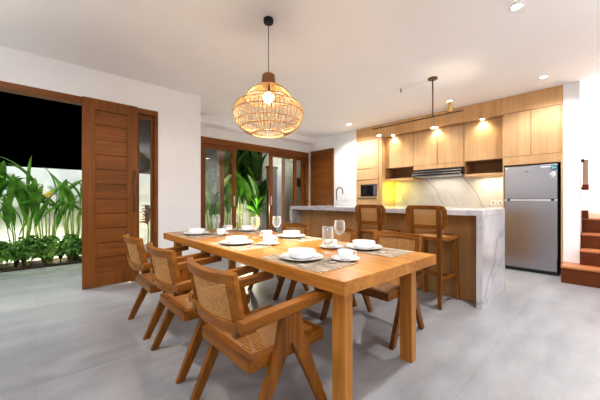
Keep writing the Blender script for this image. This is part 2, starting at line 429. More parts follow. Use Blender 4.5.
# ------------------------------------------------------------------ outside
struct(bx(X0-.5, 2.0, YW+.03, 5.65, -.1, -.002).build('ground_terrace', M['terrace']))
struct(bx(X0-.5, 2.0, 5.65, 6.55, -.1, -.004).build('ground_path', M['paver']))
struct(bx(1.9, 9, YS+.05, 6.55, -.1, -.006).build('ground_court', M['paver']))
struct(bx(X0-2, 9, 6.55, 7.2, -.1, .03).build('ground_planting_bed', M['soil']))
struct(bx(X0-2.5, 9, 7.2, 7.4, -.1, 1.75).build('wall_boundary', M['gwall']))
struct(bx(4.98, 9, 7.05, 7.2, -.1, 3.4).build('wall_annex', M['gwall']))

# ------------------------------------------------------------------ table
def tbl():
    t = empty('dining_table', (1.65, 2.275, 0), R(-.8), label='long solid teak dining table set for six places', cat='table')
    W, L_ = 1.055, 2.82
    bx(-W/2, W/2, -L_/2, L_/2, .678, .75).build('tabletop', M['tableY'], t, bevel=.003)
    for sx in (-1, 1):
        for sy in (-1, 1):
            x = sx*(W/2-.13)-(.06 if sx > 0 else 0); y = sy*(L_/2-.12)
            bx(x-.034, x+.034, y-.045, y+.045, 0, .678).build('leg', M['tableZ'], t, bevel=.003)
    return t
tbl()

# ------------------------------------------------------------------ dining chair
def cane_grid(fn, lu, lv, pitch, fill=.5):
    """one connected open-work sheet: alternating strips and square holes"""
    def axis(L_):
        n = int(round(L_/pitch)); o = [0.0]
        for i in range(n): o += [(i+fill)/(n+fill), (i+1)/(n+fill)]
        o.append(1.0); return o
    us, vs = axis(lu), axis(lv)
    return MB().grid(fn, us, vs, lambda i, j: i % 2 == 1 and j % 2 == 1)

def make_chair():
    c = empty('dining_chair')
    MB().frame('z', .36, .425, (.045, .05, .045, .045), -.25, .25, -.247, .247).build('seat_frame', M['chairY'], c, bevel=.005)
    fn = lambda u, v: (-.21+.415*u, -.205+.41*v, .424-.010*math.sin(PI*u)*math.sin(PI*v))
    cane_grid(fn, .415, .41, .0185, .42).build('seat_cane', M['cane'], c)
    for s in (-1, 1):
        y0, y1 = (.249, .284) if s > 0 else (-.284, -.249)
        # rear and front limbs of the inverted V
        for X3 in (((-.31, -.262), (-.110, -.022), (-.077, -.022)), ((.205, .255), (-.0218, .068), (-.0218, .034))):
            b = MB(); rows = [[b.bm.verts.new((x, y, z)) for x, y in ((a, y0), (c_, y0), (c_, y1), (a, y1))] for (a, c_), z in zip(X3, (0, .45, .606))]
            b.bm.faces.new(rows[0][::-1]); b.bm.faces.new(rows[2])
            for A, B in zip(rows, rows[1:]):
                for i in range(4): b.bm.faces.new((A[i], A[(i+1) % 4], B[(i+1) % 4], B[i]))
            b.build('leg', M['chairZ'], c, bevel=.004)
        a0, a1 = (.236, .292) if s > 0 else (-.292, -.236)
        b = MB(); b.hexa([(-.31, a0, .570), (.265, a0, .606), (.265, a1, .606), (-.31, a1, .570)], [(-.31, a0, .622), (.265, a0, .655), (.265, a1, .655), (-.31, a1, .622)])
        i0, i1 = (.20, .2358) if s > 0 else (-.2358, -.20)
        b.hexa([(-.31, i0, .535), (-.20, i0, .535), (-.20, i1, .535), (-.31, i1, .535)], [(-.31, i0, .60), (-.20, i0, .612), (-.20, i1, .612), (-.31, i1, .60)])
        b.build('armrest', M['chairX'], c, bevel=.004)
    bow = .055
    P = lambda u, v: (-.262-.058*v-bow*(1-u*u), .248*u, .545+.285*v)
    def N(u, v):
        t1 = Vector((2*bow*u, .238, 0)); t2 = Vector((-.058, 0, .285)); return t1.cross(t2).normalized()
    us = lin(-1, 1, 13); b = MB()
    b.slab(P, N, us, [0, .2], .034); b.slab(P, N, us, [.83, 1.0], .034)
    b.slab(P, N, [-1, -.9, -.79], lin(.2, .83, 4), .033); b.slab(P, N, [.79, .9, 1], lin(.2, .83, 4), .033)
    br = b.build('backrest', M['chairY'], c, bevel=.004)
    fn = lambda u, v: P(-.79+1.58*u, .2+.63*v)
    cane_grid(fn, .39, .18, .0140, .50).build('back_cane', M['cane_light'], br)
    return c
ch0 = make_chair()
spots = [(.952, 1.345, 0, 'cane and teak armchair at the near end of the table, doorway side'),
         (.952, 2.105, 0, 'cane and teak armchair in the middle of the doorway side of the table'),
         (.955, 2.865, 0, 'cane and teak armchair at the far end of the doorway side, by the entrance door'),
         (2.25, 1.40, PI, 'cane and teak armchair at the near end of the table, before the bar stools'),
         (2.25, 2.13, PI, 'cane and teak armchair in the middle of the kitchen side of the table'),
         (2.25, 2.87, PI, 'cane and teak armchair at the far end of the kitchen side of the table')]
for i, (x, y, rz, lb) in enumerate(spots):
    o = ch0 if i == 0 else copy_tree(ch0)
    o.location = (x, y, 0); o.rotation_euler = (0, 0, rz); tag(o, lb, 'chair', 'dining chairs around the table')

# ------------------------------------------------------------------ bar stool
def rounded_ring(b, P, N, w, h, rad, t, th, n=6):
    """rounded rectangular curved frame on surface P(s along width m, t height m)"""
    def loop(inset):
        pts = []; ww, hh, rr = w/2-inset, h/2-inset, max(rad-inset, .012)
        for cx, cy, a0 in ((ww-rr, hh-rr, 0), (-ww+rr, hh-rr, 90), (-ww+rr, -hh+rr, 180), (ww-rr, -hh+rr, 270)):
            for k in range(n+1):
                a = R(a0+90*k/n); pts.append((cx+rr*math.cos(a), cy+rr*math.sin(a)))
            if a0 in (0, 180):
                x1 = -ww+rr if a0 == 0 else ww-rr; x0 = cx
                for q in range(1, 7): pts.append((x0+(x1-x0)*q/7, (hh if a0 == 0 else -hh)))
        return pts
    O, I = loop(0), loop(t)
    f = lambda p, s: b.bm.verts.new(Vector(P(*p))+Vector(N(*p))*s*th/2)
    vo = [[f(p, s) for p in O] for s in (1, -1)]; vi = [[f(p, s) for p in I] for s in (1, -1)]
    K = len(O)
    for i in range(K):
        j = (i+1) % K
        for q in ((vo[0][i], vo[0][j], vi[0][j], vi[0][i]), (vo[1][i], vi[1][i], vi[1][j], vo[1][j]), (vo[0][i], vo[1][i], vo[1][j], vo[0][j]), (vi[0][i], vi[0][j], vi[1][j], vi[1][i])):
            b.bm.faces.new(q)

def make_stool():
    c = empty('bar_stool')
    def pst(x0, y0, z0, x1, y1, z1, w0, w1, nm):
        MB().hexa([(x0-w0, y0-w0, z0), (x0+w0, y0-w0, z0), (x0+w0, y0+w0, z0), (x0-w0, y0+w0, z0)], [(x1-w1, y1-w1, z1), (x1+w1, y1-w1, z1), (x1+w1, y1+w1, z1), (x1-w1, y1+w1, z1)]).build(nm, M['chairZ'], c, bevel=.005)
    for s in (-1, 1):
        b = MB()
        w = .022
        def q(x, y, z, w=w): return [(x-w, y-w, z), (x+w, y-w, z), (x+w, y+w, z), (x-w, y+w, z)]
        b.hexa(q(-.24, s*.165, 0, .018), q(-.205, s*.148, .74)); 
        b.hexa(q(-.205, s*.148, .74), q(-.25, s*.148, 1.075, .018))
        b.build('rear_leg', M['chairZ'], c, bevel=.004)
        pst(.235, s*.185, 0, .185, s*.165, .71, .017, .023, 'front_leg')
    b = MB(); MBf = b
    # seat frame with softly rounded plan
    P = lambda a, t: (t, a, .735); N = lambda a, t: (0, 0, 1)
    rounded_ring(b, lambda a, t: (t+.005, a, .732), N, .43, .43, .07, .06, .036)
    sf = b.build('seat_frame', M['chairY'], c, bevel=.004)
    cane_grid(lambda u, v: (-.155+.32*u, -.16+.32*v, .742), .32, .32, .0125, .6).build('seat_cane', M['cane_light'], sf)
    for z, (xa, xb) in ((.29, (-.222, .212)),):
        for s in (-1, 1):
            MB().hexa([(xa, s*.158-.012, z-.026), (xb, s*.178-.012, z-.026), (xb, s*.178+.012, z-.026), (xa, s*.158+.012, z-.026)], [(xa, s*.158-.012, z+.02), (xb, s*.178-.012, z+.02), (xb, s*.178+.012, z+.02), (xa, s*.158+.012, z+.02)]).build('stretcher', M['chairX'], c, bevel=.003)
        bx(xb-.02, xb+.012, -.165, .165, z-.04, z-.005).build('foot_rail', M['chairY'], c, bevel=.004)
        bx(xa-.012, xa+.012, -.15, .15, z+.06, z+.09).build('stretcher', M['chairY'], c, bevel=.004)
    cv = .55
    P = lambda a, t: (-.222-.11*(t-.0)-.008+cv*a*a*1.0, a, .965+t); N = lambda a, t: Vector((1, -2*cv*a, .11)).normalized()
    b = MB(); rounded_ring(b, P, N, .445, .255, .065, .045, .022)
    br = b.build('backrest', M['chairY'], c, bevel=.003)
    cane_grid(lambda u, v: P(-.18+.36*u, -.087+.174*v), .36, .174, .0115, .66).build('back_cane', M['cane_light'], br)
    return c
st0 = make_stool()
for i, (x, y, lb) in enumerate([(3.345, 1.36, 'teak bar stool with cane back nearer the marble end of the island'), (3.345, 2.07, 'teak bar stool with cane back farther along the island, left of the other stool')]):
    o = st0 if i == 0 else copy_tree(st0); o.location = (x, y, 0); tag(o, lb, 'bar stool', 'bar stools at the island')

# ------------------------------------------------------------------ tableware
ZT = .750
pm = MB()
def make_mat():
    rnd = random.Random(3); b = MB()
    b.box(-.17, .17, -.29, .29, 0, .003)
    return b.build('placemat', M['mat'], bevel=.001)
def make_plate(): return MB().lathe([(0, 0), (.085, 0), (.095, .004), (.138, .015), (.150, .021), (.149, .024), (.135, .019), (.095, .009), (0, .007)], 40).build('dinner_plate', M['ceramic'], smooth=True)
def make_bowl(): return MB().lathe([(0, 0), (.062, 0), (.066, .003), (.084, .012), (.091, .026), (.094, .054), (.0912, .0545), (.088, .028), (.080, .017), (.06, .009), (0, .007)], 36).build('soup_bowl', M['ceramic'], smooth=True)
def make_saucer(): return MB().lathe([(0, 0), (.055, 0), (.06, .003), (.096, .014), (.095, .017), (.06, .008), (.04, .006), (0, .006)], 32).build('saucer', M['ceramic'], smooth=True)
def make_cup():
    r = empty('teacup')
    MB().lathe([(0, 0), (.030, 0), (.034, .003), (.046, .014), (.051, .032), (.053, .060), (.0505, .0605), (.048, .034), (.042, .016), (.03, .007), (0, .006)], 28).build('cup', M['ceramic'], r, smooth=True)
    MB().tube([(.050, 0, .050), (.066, 0, .053), (.074, 0, .042), (.070, 0, .028), (.056, 0, .020), (.045, 0, .017)], .0045, 8).build('handle', M['ceramic'], r, smooth=True)
    return r
def make_glass():
    prof = [(0, 0), (.034, .001), (.035, .003), (.012, .006), (.0045, .012), (.004, .05), (.0045, .085), (.012, .094), (.032, .108), (.046, .132), (.0485, .158), (.044, .200), (.041, .220),
            (.0395, .220), (.0425, .199), (.047, .158), (.0445, .133), (.031, .1095), (.010, .097), (0, .095)]
    return MB().lathe(prof, 28).build('wine_glass', M['stemware'], smooth=True)
def make_tumbler():
    prof = [(0, 0), (.032, .001), (.033, .003), (.010, .006), (.005, .012), (.005, .055), (.012, .062), (.036, .075), (.041, .10), (.041, .20), (.0395, .20), (.0393, .10), (.034, .078), (.010, .066), (0, .065)]
    return MB().lathe(prof, 28).build('wine_glass', M['stemware'], smooth=True)
def make_fork():
    b = MB(); us = lin(0, 1, 9)
    b.slab(lambda u, v: (-.095+.13*u, (v-.5)*(.013-.006*math.sin(PI*u)), .003+.004*math.sin(PI*u*.9)), lambda u, v: (0, 0, 1), us, [0, 1], .0022)
    b.slab(lambda u, v: (.035+.022*u, (v-.5)*(.010+.013*u), .0042), lambda u, v: (0, 0, 1), lin(0, 1, 4), [0, 1], .0022)
    for k in range(4):
        y = -.0092+.0061*k
        b.slab(lambda u, v: (.0568+.04*u, y+(v-.5)*.0034, .0042+.003*u*u), lambda u, v: (0, 0, 1), lin(0, 1, 4), [0, 1], .002)
    return b.build('fork', M['chrome'])
def make_spoon():
    b = MB()
    b.slab(lambda u, v: (-.095+.14*u, (v-.5)*(.013-.006*math.sin(PI*u*.9)), .003+.004*math.sin(PI*u*.9)), lambda u, v: (0, 0, 1), lin(0, 1, 9), [0, 1], .0022)
    b.slab(lambda u, v: (.044+.055*u, (v-.5)*2*.0195*math.sqrt(max(.03, 1-(2*u-1)**2)), .0046-.003*math.sin(PI*u)*math.sin(PI*v)), lambda u, v: (0, 0, 1), lin(0, 1, 9), lin(0, 1, 5), .0018)
    return b.build('spoon', M['chrome'])
protos = dict(placemat=make_mat(), dinner_plate=make_plate(), soup_bowl=make_bowl(), saucer=make_saucer(), teacup=make_cup(), wine_glass=make_glass(), tumbler=make_tumbler(), fork=make_fork(), spoon=make_spoon())
used = set()
def place(kind, x, y, z, rz, label, cat, group):
    p = protos[kind]
    o = p if kind not in used else copy_tree(p)
    used.add(kind); o.location = (x, y, z); o.rotation_euler = (0, 0, rz); tag(o, label, cat, group)
    return o
places = [ # side (+1 faces +X), plate x, y, glass pos, text
    (1, 1.315, 1.405, (1.62, 1.44), 'near-end place on the doorway side of the table', 'tumbler'),
    (1, 1.335, 2.285, (1.70, 2.53), 'middle place on the doorway side of the table', 'wine_glass'),
    (1, 1.365, 3.24, (1.60, 3.22), 'far-end place on the doorway side of the table', 'wine_glass'),
    (-1, 1.965, 1.355, (1.955, 1.60), 'near-end place on the kitchen side of the table', 'wine_glass'),
    (-1, 2.005, 2.30, (1.945, 2.475), 'middle place on the kitchen side of the table', 'wine_glass'),
    (-1, 2.015, 3.17, (2.04, 3.42), 'far-end place on the kitchen side of the table', 'wine_glass')]
for s, px, py, (gx, gy), tx, gk in places:
    rz = 0 if s > 0 else PI
    place('placemat', px-.01*s, py-.05, ZT, rz, 'woven grey-brown placemat at the '+tx, 'placemat', 'placemats on the dining table')
    place('dinner_plate', px, py, ZT+.0035, 0, 'round white dinner plate at the '+tx, 'plate', 'white dinner plates')
    place('soup_bowl', px, py, ZT+.0115, 0, 'white bowl on the plate at the '+tx, 'bowl', 'white bowls')
    sx, sy = px+.20*s, py-.215*s
    if s < 0: sx, sy = px-.16, py+.215
    place('saucer', sx, sy, ZT+.001, 0, 'white saucer under the teacup at the '+tx, 'saucer', 'white saucers')
    place('teacup', sx, sy, ZT+.0075, R(-40) if s > 0 else R(150), 'white teacup on saucer at the '+tx, 'cup', 'white teacups')
    o = place(gk, gx, gy, ZT+.0005, 0, ('straight-sided stemmed glass at the ' if gk == 'tumbler' else 'clear stemmed wine glass at the ')+tx, 'glass', 'glasses on the dining table')
    place('fork', px+.01*s, py-.180, ZT+.0035, R(5) if s > 0 else R(184), 'silver fork beside the plate at the '+tx, 'fork', 'forks')
    place('spoon', px-.01*s, py-.222, ZT+.0035, R(-4) if s > 0 else R(175), 'silver spoon beside the fork at the '+tx, 'spoon', 'spoons')

# ------------------------------------------------------------------ pendant
PX, PY = 1.62, 2.19
p = empty('pendant_lamp', (PX, PY, H), label='large rattan pendant lamp hanging over the dining table', cat='lamp')
MB().lathe([(0, 0), (.047, 0), (.047, -.03), (.043, -.042), (0, -.042)], 28).build('canopy', M['blackmetal'], p, smooth=False, bevel=.003)
b = MB(); b.tube([(0, 0, -.04), (.001, 0, -.30), (0, 0, -.535)], .0035, 6); b.build('cord', M['black'], p, smooth=True)
MB().lathe([(0, -.527), (.05, -.527), (.058, -.535), (.066, -.62), (.063, -.632), (0, -.632)], 28).build('neck', M['rattanneck'] if 'rattanneck' in M else wood('neck_wood', (.16, .07, .02), (.36, .17, .06), 'Z'), p, smooth=False)
prof = [(.062, -.632), (.12, -.65), (.175, -.69), (.208, -.735), (.218, -.765), (.252, -.785), (.300, -.822), (.328, -.875), (.328, -.915), (.305, -.985), (.262, -1.04), (.205, -1.078), (.155, -1.095)]
b = MB(); NR = 56
for k in range(NR):
    a = 2*PI*k/NR; b.tube([(r*math.cos(a), r*math.sin(a), z) for r, z in prof], .0042, 4)
sh = b.build('shade', M['rattan'], p)
b = MB()
for r, z, t in ((.175, -.69, .004), (.220, -.767, .006), (.300, -.822, .0035), (.331, -.895, .004), (.305, -.985, .004), (.262, -1.04, .004), (.155, -1.095, .007), (.12, -.65, .003)):
    b.tube([(r*math.cos(2*PI*k/48), r*math.sin(2*PI*k/48), z) for k in range(48)], t, 6, closed=True)
b.build('hoop', M['rattan_dark'], sh, smooth=True)
MB().lathe([(0, -.63), (.02, -.63), (.02, -.70), (0, -.70)], 16).build('lamp_holder', M['black'], p)
MB().sphere((0, 0, -.748), .048, n=20).build('bulb', M['bulb'], p, smooth=True)

# ------------------------------------------------------------------ linear pendant over the island
lp = empty('linear_pendant', (4.11, 1.68, H), label='thin dark bar light hanging over the kitchen island on one rod', cat='lamp')
MB().lathe([(0, 0), (.065, 0), (.065, -.018), (0, -.018)], 28).build('canopy', M['bronze'], lp, bevel=.002)
MB().tube([(0, 0, -.015), (0, 0, -.535)], .009, 8).build('rod', M['bronze'], lp, smooth=True)
bx(-.009, .009, -.385, .98, -.552, -.536).build('bar', M['bronze'], lp, bevel=.002)
def spot(y, z0, z1, up):
    h = MB().lathe([(0, z0), (.034, z0), (.034, z1), (0, z1)], 24).build('spot_head', M['brass'], lp, bevel=.003, loc=(0, y, 0))
    zz = z1 if up else z0
    MB().lathe([(0, -.012), (.026, -.010), (.030, 0), (.026, .010), (0, .012)], 20).build('spot_tip', M['warmtip'], h, loc=(0, 0, zz+(.006 if up else -.006)), smooth=True)
spot(-.225, -.533, -.395, True)
spot(.86, -.66, -.558, False)
h = MB().lathe([(.022, -.70), (.022, -.558), (0, -.558)], 20).build('glass_tube', M['glass'], lp)
MB().lathe([(0, -.712), (.02, -.71), (.022, -.70), (0, -.69)], 16).build('spot_tip', M['warmtip'], h, smooth=True)
hk = MB(); hk.tube([(0, 0, 0), (0, 0, -.03), (.012, 0, -.045), (.002, 0, -.056)], .009, 6); hk = hk.build('ceiling_hook', M['black'], smooth=True)
hk.location = (4.13, 2.17, H); tag(hk, 'small black hook in the ceiling beside the bar light canopy', 'hook')
wr = MB().tube([(0, 0, 0), (-.003, .22, -.004), (0, .45, 0)], .0022, 5).build('ceiling_cable', M['lamp_white'], smooth=True)
wr.location = (4.118, 1.735, H-.006); tag(wr, 'thin pale cable along the ceiling between hook and bar light canopy', 'cable')

# ------------------------------------------------------------------ downlights
def light(kind, loc, energy, color=(1, .9, .78), size=.05, spot=None, rot=(0, 0, 0), blend=.6, name='lamp_light', sy=None):
    ld = bpy.data.lights.new(name, kind); ld.energy = energy; ld.color = color
    if kind == 'AREA':
        ld.shape = 'RECTANGLE' if sy else 'DISK'; ld.size = size
        if sy: ld.size_y = sy
    else: ld.shadow_soft_size = size
    if spot: ld.spot_size = R(spot); ld.spot_blend = blend
    o = bpy.data.objects.new(name, ld); col.objects.link(o); o.location = loc; o.rotation_euler = rot
    return o
def make_down():
    d = empty('recessed_downlight')
    MB().lathe([(.040, 0), (.055, 0), (.056, -.006), (.042, -.008), (.040, 0)], 28).build('trim_ring', M['lamp_white'], d, smooth=True)
    MB().lathe([(0, -.003), (.040, -.003), (.040, -.001), (0, -.001)], 24).build('lens', M['lens'], d)
    return d
dn0 = make_down()
downs = [((5.2, 3.98, H), 'round recessed ceiling downlight in front of the oven cabinet'),
         ((5.2, .61, H), 'round recessed ceiling downlight in front of the refrigerator'),
         ((3.13, .55, H), 'round recessed ceiling downlight at the top edge of the view, away from the cabinets')]
for i, (l, lb) in enumerate(downs):
    o = dn0 if i == 0 else copy_tree(dn0); o.location = l; tag(o, lb, 'downlight', 'ceiling downlights')
for i, (y, lb) in enumerate([(3.25, 'small downlight under the cabinet header beside the oven cabinet'), (2.32, 'small downlight under the cabinet header above the range hood'), (1.52, 'small downlight under the cabinet header near the refrigerator')]):
    o = copy_tree(dn0); o.location = (5.835, y, 2.59); o.scale = (.8, .8, .8); tag(o, lb, 'downlight', 'header downlights')

# ------------------------------------------------------------------ kitchen
Yo1, Yo0 = 4.197, 3.487       # oven unit
Yf1, Yf0 = 1.184, .455       # fridge unit
XU = 5.90
G = .005
o = bx(XK, XK+.5, Yf0+.002, Yo1-.002, 2.592, H-.002).build('cabinet_header', M['headeroak_brightened'], bevel=.002)
tag(o, 'long oak fascia closing the gap between kitchen cabinets and ceiling', 'fascia')
M_oz = M['oakZ']
# oven tall unit
oc = empty('oven_cabinet', (XK, 0, 0), label='tall oak cabinet holding the built-in microwave', cat='cabinet')
b = MB(); b.box(.02, .598, Yo0, Yo0+.02, 0, 2.59); b.box(.02, .598, Yo1-.02, Yo1, 0, 2.59); b.box(.58, .598, Yo0+.02, Yo1-.02, 0, 2.59)
for z in (.08, 1.12, 1.60, 2.57): b.box(.02, .58, Yo0+.02, Yo1-.02, z, z+.02)
b.box(0, .02, Yo0, Yo0+.09, 0, 2.588)
b.build('carcass', M_oz, oc, bevel=.001)
ya, yb = Yo0+.099, Yo1-.004
bx(0, .02, ya, yb, 1.898, 2.580).build('door', M_oz, oc, bevel=.002)
bx(0, .02, ya, yb, 1.632, 1.886).build('door', M_oz, oc, bevel=.002)
MB().frame('x', 0, .02, (.035, .12, .07, .10), ya, yb, 1.158, 1.620).build('niche_frame', M['oakY'], oc, bevel=.002)
b = MB()
for k in range(4): b.box(-.003, .012, ya+.05, yb-.05, 1.175+.009*k, 1.180+.009*k)
b.build('vent', M['black'], oc)
bx(0, .02, ya, yb, .10, 1.15).build('door', M_oz, oc, bevel=.002)
mw = empty('microwave', (XK, (ya+.035+yb-.12)/2, 1.226), label='black built-in microwave oven with steel edge', cat='microwave')
wm = (yb-.12-ya-.035)/2-.003
bx(.006, .40, -wm, wm, 0, .293).build('body', M['black'], mw, bevel=.003)
bx(-.004, .005, -wm+.10, wm-.02, .03, .262).build('window', M['blackglass'], mw, bevel=.002)
bx(-.006, .005, -wm, wm, .274, .292).build('steel_edge', M['steel'], mw)
bx(-.004, .005, -wm+.015, -wm+.09, .03, .262).build('control_panel', M['greypanel'], mw, bevel=.001)
# wall cabinets
def wall_cab(y0, y1, doors, niche, label):
    c = empty('wall_cabinet', (XU, 0, 0), label=label, cat='cabinet', group='oak wall cabinets')
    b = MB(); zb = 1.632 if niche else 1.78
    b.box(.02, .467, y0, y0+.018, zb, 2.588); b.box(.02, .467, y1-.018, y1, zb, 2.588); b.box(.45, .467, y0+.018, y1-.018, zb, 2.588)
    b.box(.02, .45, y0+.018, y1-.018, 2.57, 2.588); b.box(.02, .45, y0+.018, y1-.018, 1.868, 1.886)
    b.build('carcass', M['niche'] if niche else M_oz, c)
    n = doors
    for k in range(n):
        a, e = y0+(y1-y0)*k/n, y0+(y1-y0)*(k+1)/n
        bx(0, .02, a+G, e-G, 1.872, 2.586).build('door', M_oz, c, bevel=.002)
    if niche: bx(0.0, .467, y0+.001, y1-.001, zb-.045, zb-.001).build('shelf', M['oakY'], c, bevel=.002)
    else: bx(0, .02, y0+G, y1-G, 1.782, 1.866).build('front_panel', M_oz, c, bevel=.002)
    return c
def Yat(px, X):
    t = (px-300)/285; Cc, Ss = math.cos(R(47.2)), math.sin(R(47.2))
    return X*(Ss-Cc*t)/(Cc+Ss*t)
yA, yB, yC, yD = Yo0-.001, Yat(413.5, XU), Yat(464, XU), Yf1+.021
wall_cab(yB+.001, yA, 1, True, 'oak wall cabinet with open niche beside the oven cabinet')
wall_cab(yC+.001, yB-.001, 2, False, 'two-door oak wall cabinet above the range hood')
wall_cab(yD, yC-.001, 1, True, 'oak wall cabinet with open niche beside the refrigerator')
# hood
hd = empty('range_hood', (XU, (yB+yC)/2, 1.69), label='slim black and steel range hood under the two-door wall cabinet', cat='range hood')
w = (yB-yC)/2-.006
MB().hexa([(-.13, -w, -.055), (.46, -w, -.055), (.46, w, -.055), (-.13, w, -.055)], [(-.03, -w, .088), (.46, -w, .088), (.46, w, .088), (-.03, w, .088)]).build('body', M['blackglass'], hd, bevel=.004)
bx(-.135, -.10, -w, w, -.064, -.0555).build('steel_lip', M['steel'], hd, bevel=.002)
bx(-.09, .40, -w+.03, w-.03, -.062, -.0555).build('filter', M['greymetal'], hd)
b = MB()
for q in (.25, .62): b.hexa([(-.13+.1*q-.004, -w+.02, -.055+.143*q), (-.13+.1*q+.004, -w+.02, -.055+.143*q), (-.13+.1*q+.004, w-.02, -.055+.143*q), (-.13+.1*q-.004, w-.02, -.055+.143*q)], [(-.123+.1*q-.004, -w+.02, -.045+.143*q), (-.123+.1*q+.004, -w+.02, -.045+.143*q), (-.123+.1*q+.004, w-.02, -.045+.143*q), (-.123+.1*q-.004, w-.02, -.045+.143*q)])
b.build('trim_strip', M['steel'], hd)
b = MB()
for k in range(5): b.tube([(-.108+.015, -.08+.04*k, -.012), (-.118+.015, -.08+.04*k, -.014)], .007, 8)
b.build('button', M['greymetal'], hd)
# backsplash + base units
struct(bx(XB-.012, XB-.0005, Yf1+.02, Yo0-.001, .90, 1.632).build('wall_backsplash', M['splash']))
o = bx(XK-.02, XB-.013, Yf1+.022, Yo0-.002, .862, .90).build('counter_worktop', M['marble'], bevel=.003); tag(o, 'pale stone worktop along the kitchen wall behind the island', 'worktop')
n = 4
for k in range(n):
    a, e = Yf1+.022+(Yo0-Yf1-.024)*k/n, Yf1+.022+(Yo0-Yf1-.024)*(k+1)/n
    c = empty('base_cabinet', (XK, 0, 0), label='oak base cabinet %s' % ['next to the refrigerator', 'second from the refrigerator', 'third from the refrigerator', 'next to the oven cabinet'][k], cat='cabinet', group='base cabinets')
    bx(.02, .585, a+.001, e-.001, .08, .861).build('carcass', M_oz, c)
    bx(0, .0195, a+G, e-G, .085, .855).build('door', M_oz, c, bevel=.002)
    bx(.05, .5, a+.001, e-.001, 0, .0795).build('plinth', M['black'], c)
# fridge unit
fc = empty('fridge_cabinet', (XK, 0, 0), label='tall oak cabinet surround with two doors above the refrigerator', cat='cabinet')
b = MB(); b.box(0, .598, Yf1, Yf1+.02, 0, 2.59); b.box(0, .598, Yf0, Yf0+.022, 0, 2.59); b.box(.02, .598, Yf0+.022, Yf1, 2.57, 2.59); b.box(.0, .598, Yf0+.022, Yf1, 1.725, 1.862); b.box(.58, .598, Yf0+.022, Yf1, 0, 1.725)
b.build('carcass', M_oz, fc, bevel=.001)
ym = (Yf0+.02+Yf1)/2
bx(-.001, .02, Yf0+.024, ym-G/2, 1.866, 2.586).build('door', M_oz, fc, bevel=.002)
bx(-.001, .02, ym+G/2, Yf1+.018, 1.866, 2.586).build('door', M_oz, fc, bevel=.002)
fy0, fy1 = Yf0+.055, Yf1-.005
fr = empty('refrigerator', (XK, (fy0+fy1)/2, 0), label='stainless steel two-door refrigerator in the oak surround', cat='refrigerator')
w = (fy1-fy0)/2
bx(.06, .56, -w, w, .03, 1.695).build('body', M['black'], fr, bevel=.004)
bx(-.005, .055, -w+.004, w, 1.165, 1.700).build('freezer_door', M['steel'], fr, bevel=.008)
dd = bx(-.005, .055, -w+.004, w, .055, 1.135).build('fridge_door', M['steel'], fr, bevel=.008)
bx(.0, .05, -w+.004, w, 1.137, 1.163).build('door_gap', M['chrome'], fr)
for yy in (-w+.06, w-.06): bx(-.008, .02, yy-.02, yy+.02, 1.140, 1.162).build('hinge_cover', M['black'], fr, bevel=.002)
bx(.01, .05, -w+.01, w-.01, .006, .052).build('kick_grille', M['black'], fr)
bx(-.0062, -.005, -w+.012, -w+.075, 1.61, 1.678).build('energy_sticker', M['sticker_blue'], fr)
b = MB(); b.box(-.0066, -.0062, -w+.02, -w+.042, 1.63, 1.66); b.box(-.0066, -.0062, -w+.048, -w+.068, 1.625, 1.668); b.build('sticker_marking', M['sticker_teal'], fr)
b = MB(); b.box(-.0062, -.005, -w+.08, -w+.20, 1.655, 1.672); b.build('paper_sticker', M['sticker_white'], fr)
b = MB()
for yy, zz, s in ((-w+.05, 1.565, .022), (-w+.075, 1.545, .018), (-w+.035, 1.535, .016), (-w+.058, 1.505, .014)): b.box(-.0062, -.005, yy-s, yy+s, zz-s*.8, zz+s*.8)
b.build('leaf_sticker', M['sticker_white'], fr)
bx(-.0062, -.005, .02, .06, 1.598, 1.606).build('badge', M['greypanel'], fr)

# island
ic = empty('island_cabinet', (0, 0, 0), label='oak-fronted base of the kitchen island under the marble top', cat='cabinet')
ic.location = (3.65, 2.44, 0)
Yi0, Yi1 = .89, 3.985
bx(.02, .70, Yi0+.061-2.44, Yi1-.061-2.44, 0, .979).build('carcass', M_oz, ic)
n = 6
for k in range(n):
    a, e = Yi0+.061+(Yi1-Yi0-.122)*k/n, Yi0+.061+(Yi1-Yi0-.122)*(k+1)/n
    bx(0, .0195, a+.001-2.44, e-.001-2.44, .0, .979).build('front_panel', M['islandwood'], ic, bevel=.001)
wt = empty('island_worktop', (3.43, 2.44, 0), label='white veined marble island top with waterfall ends', cat='worktop')
bx(0, .95, Yi0-2.44, Yi1-2.44, .98, 1.04).build('slab', M['marble'], wt, bevel=.002)
bx(0, .95, Yi0-2.44, Yi0+.06-2.44, 0, .9798).build('end_panel', M['marble'], wt, bevel=.002)
bx(0, .95, Yi1-.06-2.44, Yi1-2.44, 0, .9798).build('end_panel', M['marble'], wt, bevel=.002)
fa = empty('kitchen_faucet', (4.15, 3.47, 1.04), label='tall curved chrome faucet on the far end of the island', cat='faucet')
MB().lathe([(0, 0), (.026, 0), (.026, .012), (.017, .02), (.017, .10), (0, .10)], 20).build('base', M['chrome'], fa, smooth=False)
b = MB(); pts = [(0, 0, .09), (0, 0, .27)]
for k in range(1, 10): a = PI*k/10; pts.append((.0+.05*(1-math.cos(a))*.35, -.06*(1-math.cos(a)), .27+.07*math.sin(a)))
pts.append((.035, -.12, .22)); b.tube(pts, .011, 10); b.build('spout', M['faucet'], fa, smooth=True)
b = MB(); b.tube([(0, .015, .07), (.0, .06, .10)], .006, 8); b.build('lever', M['chrome'], fa, smooth=True)

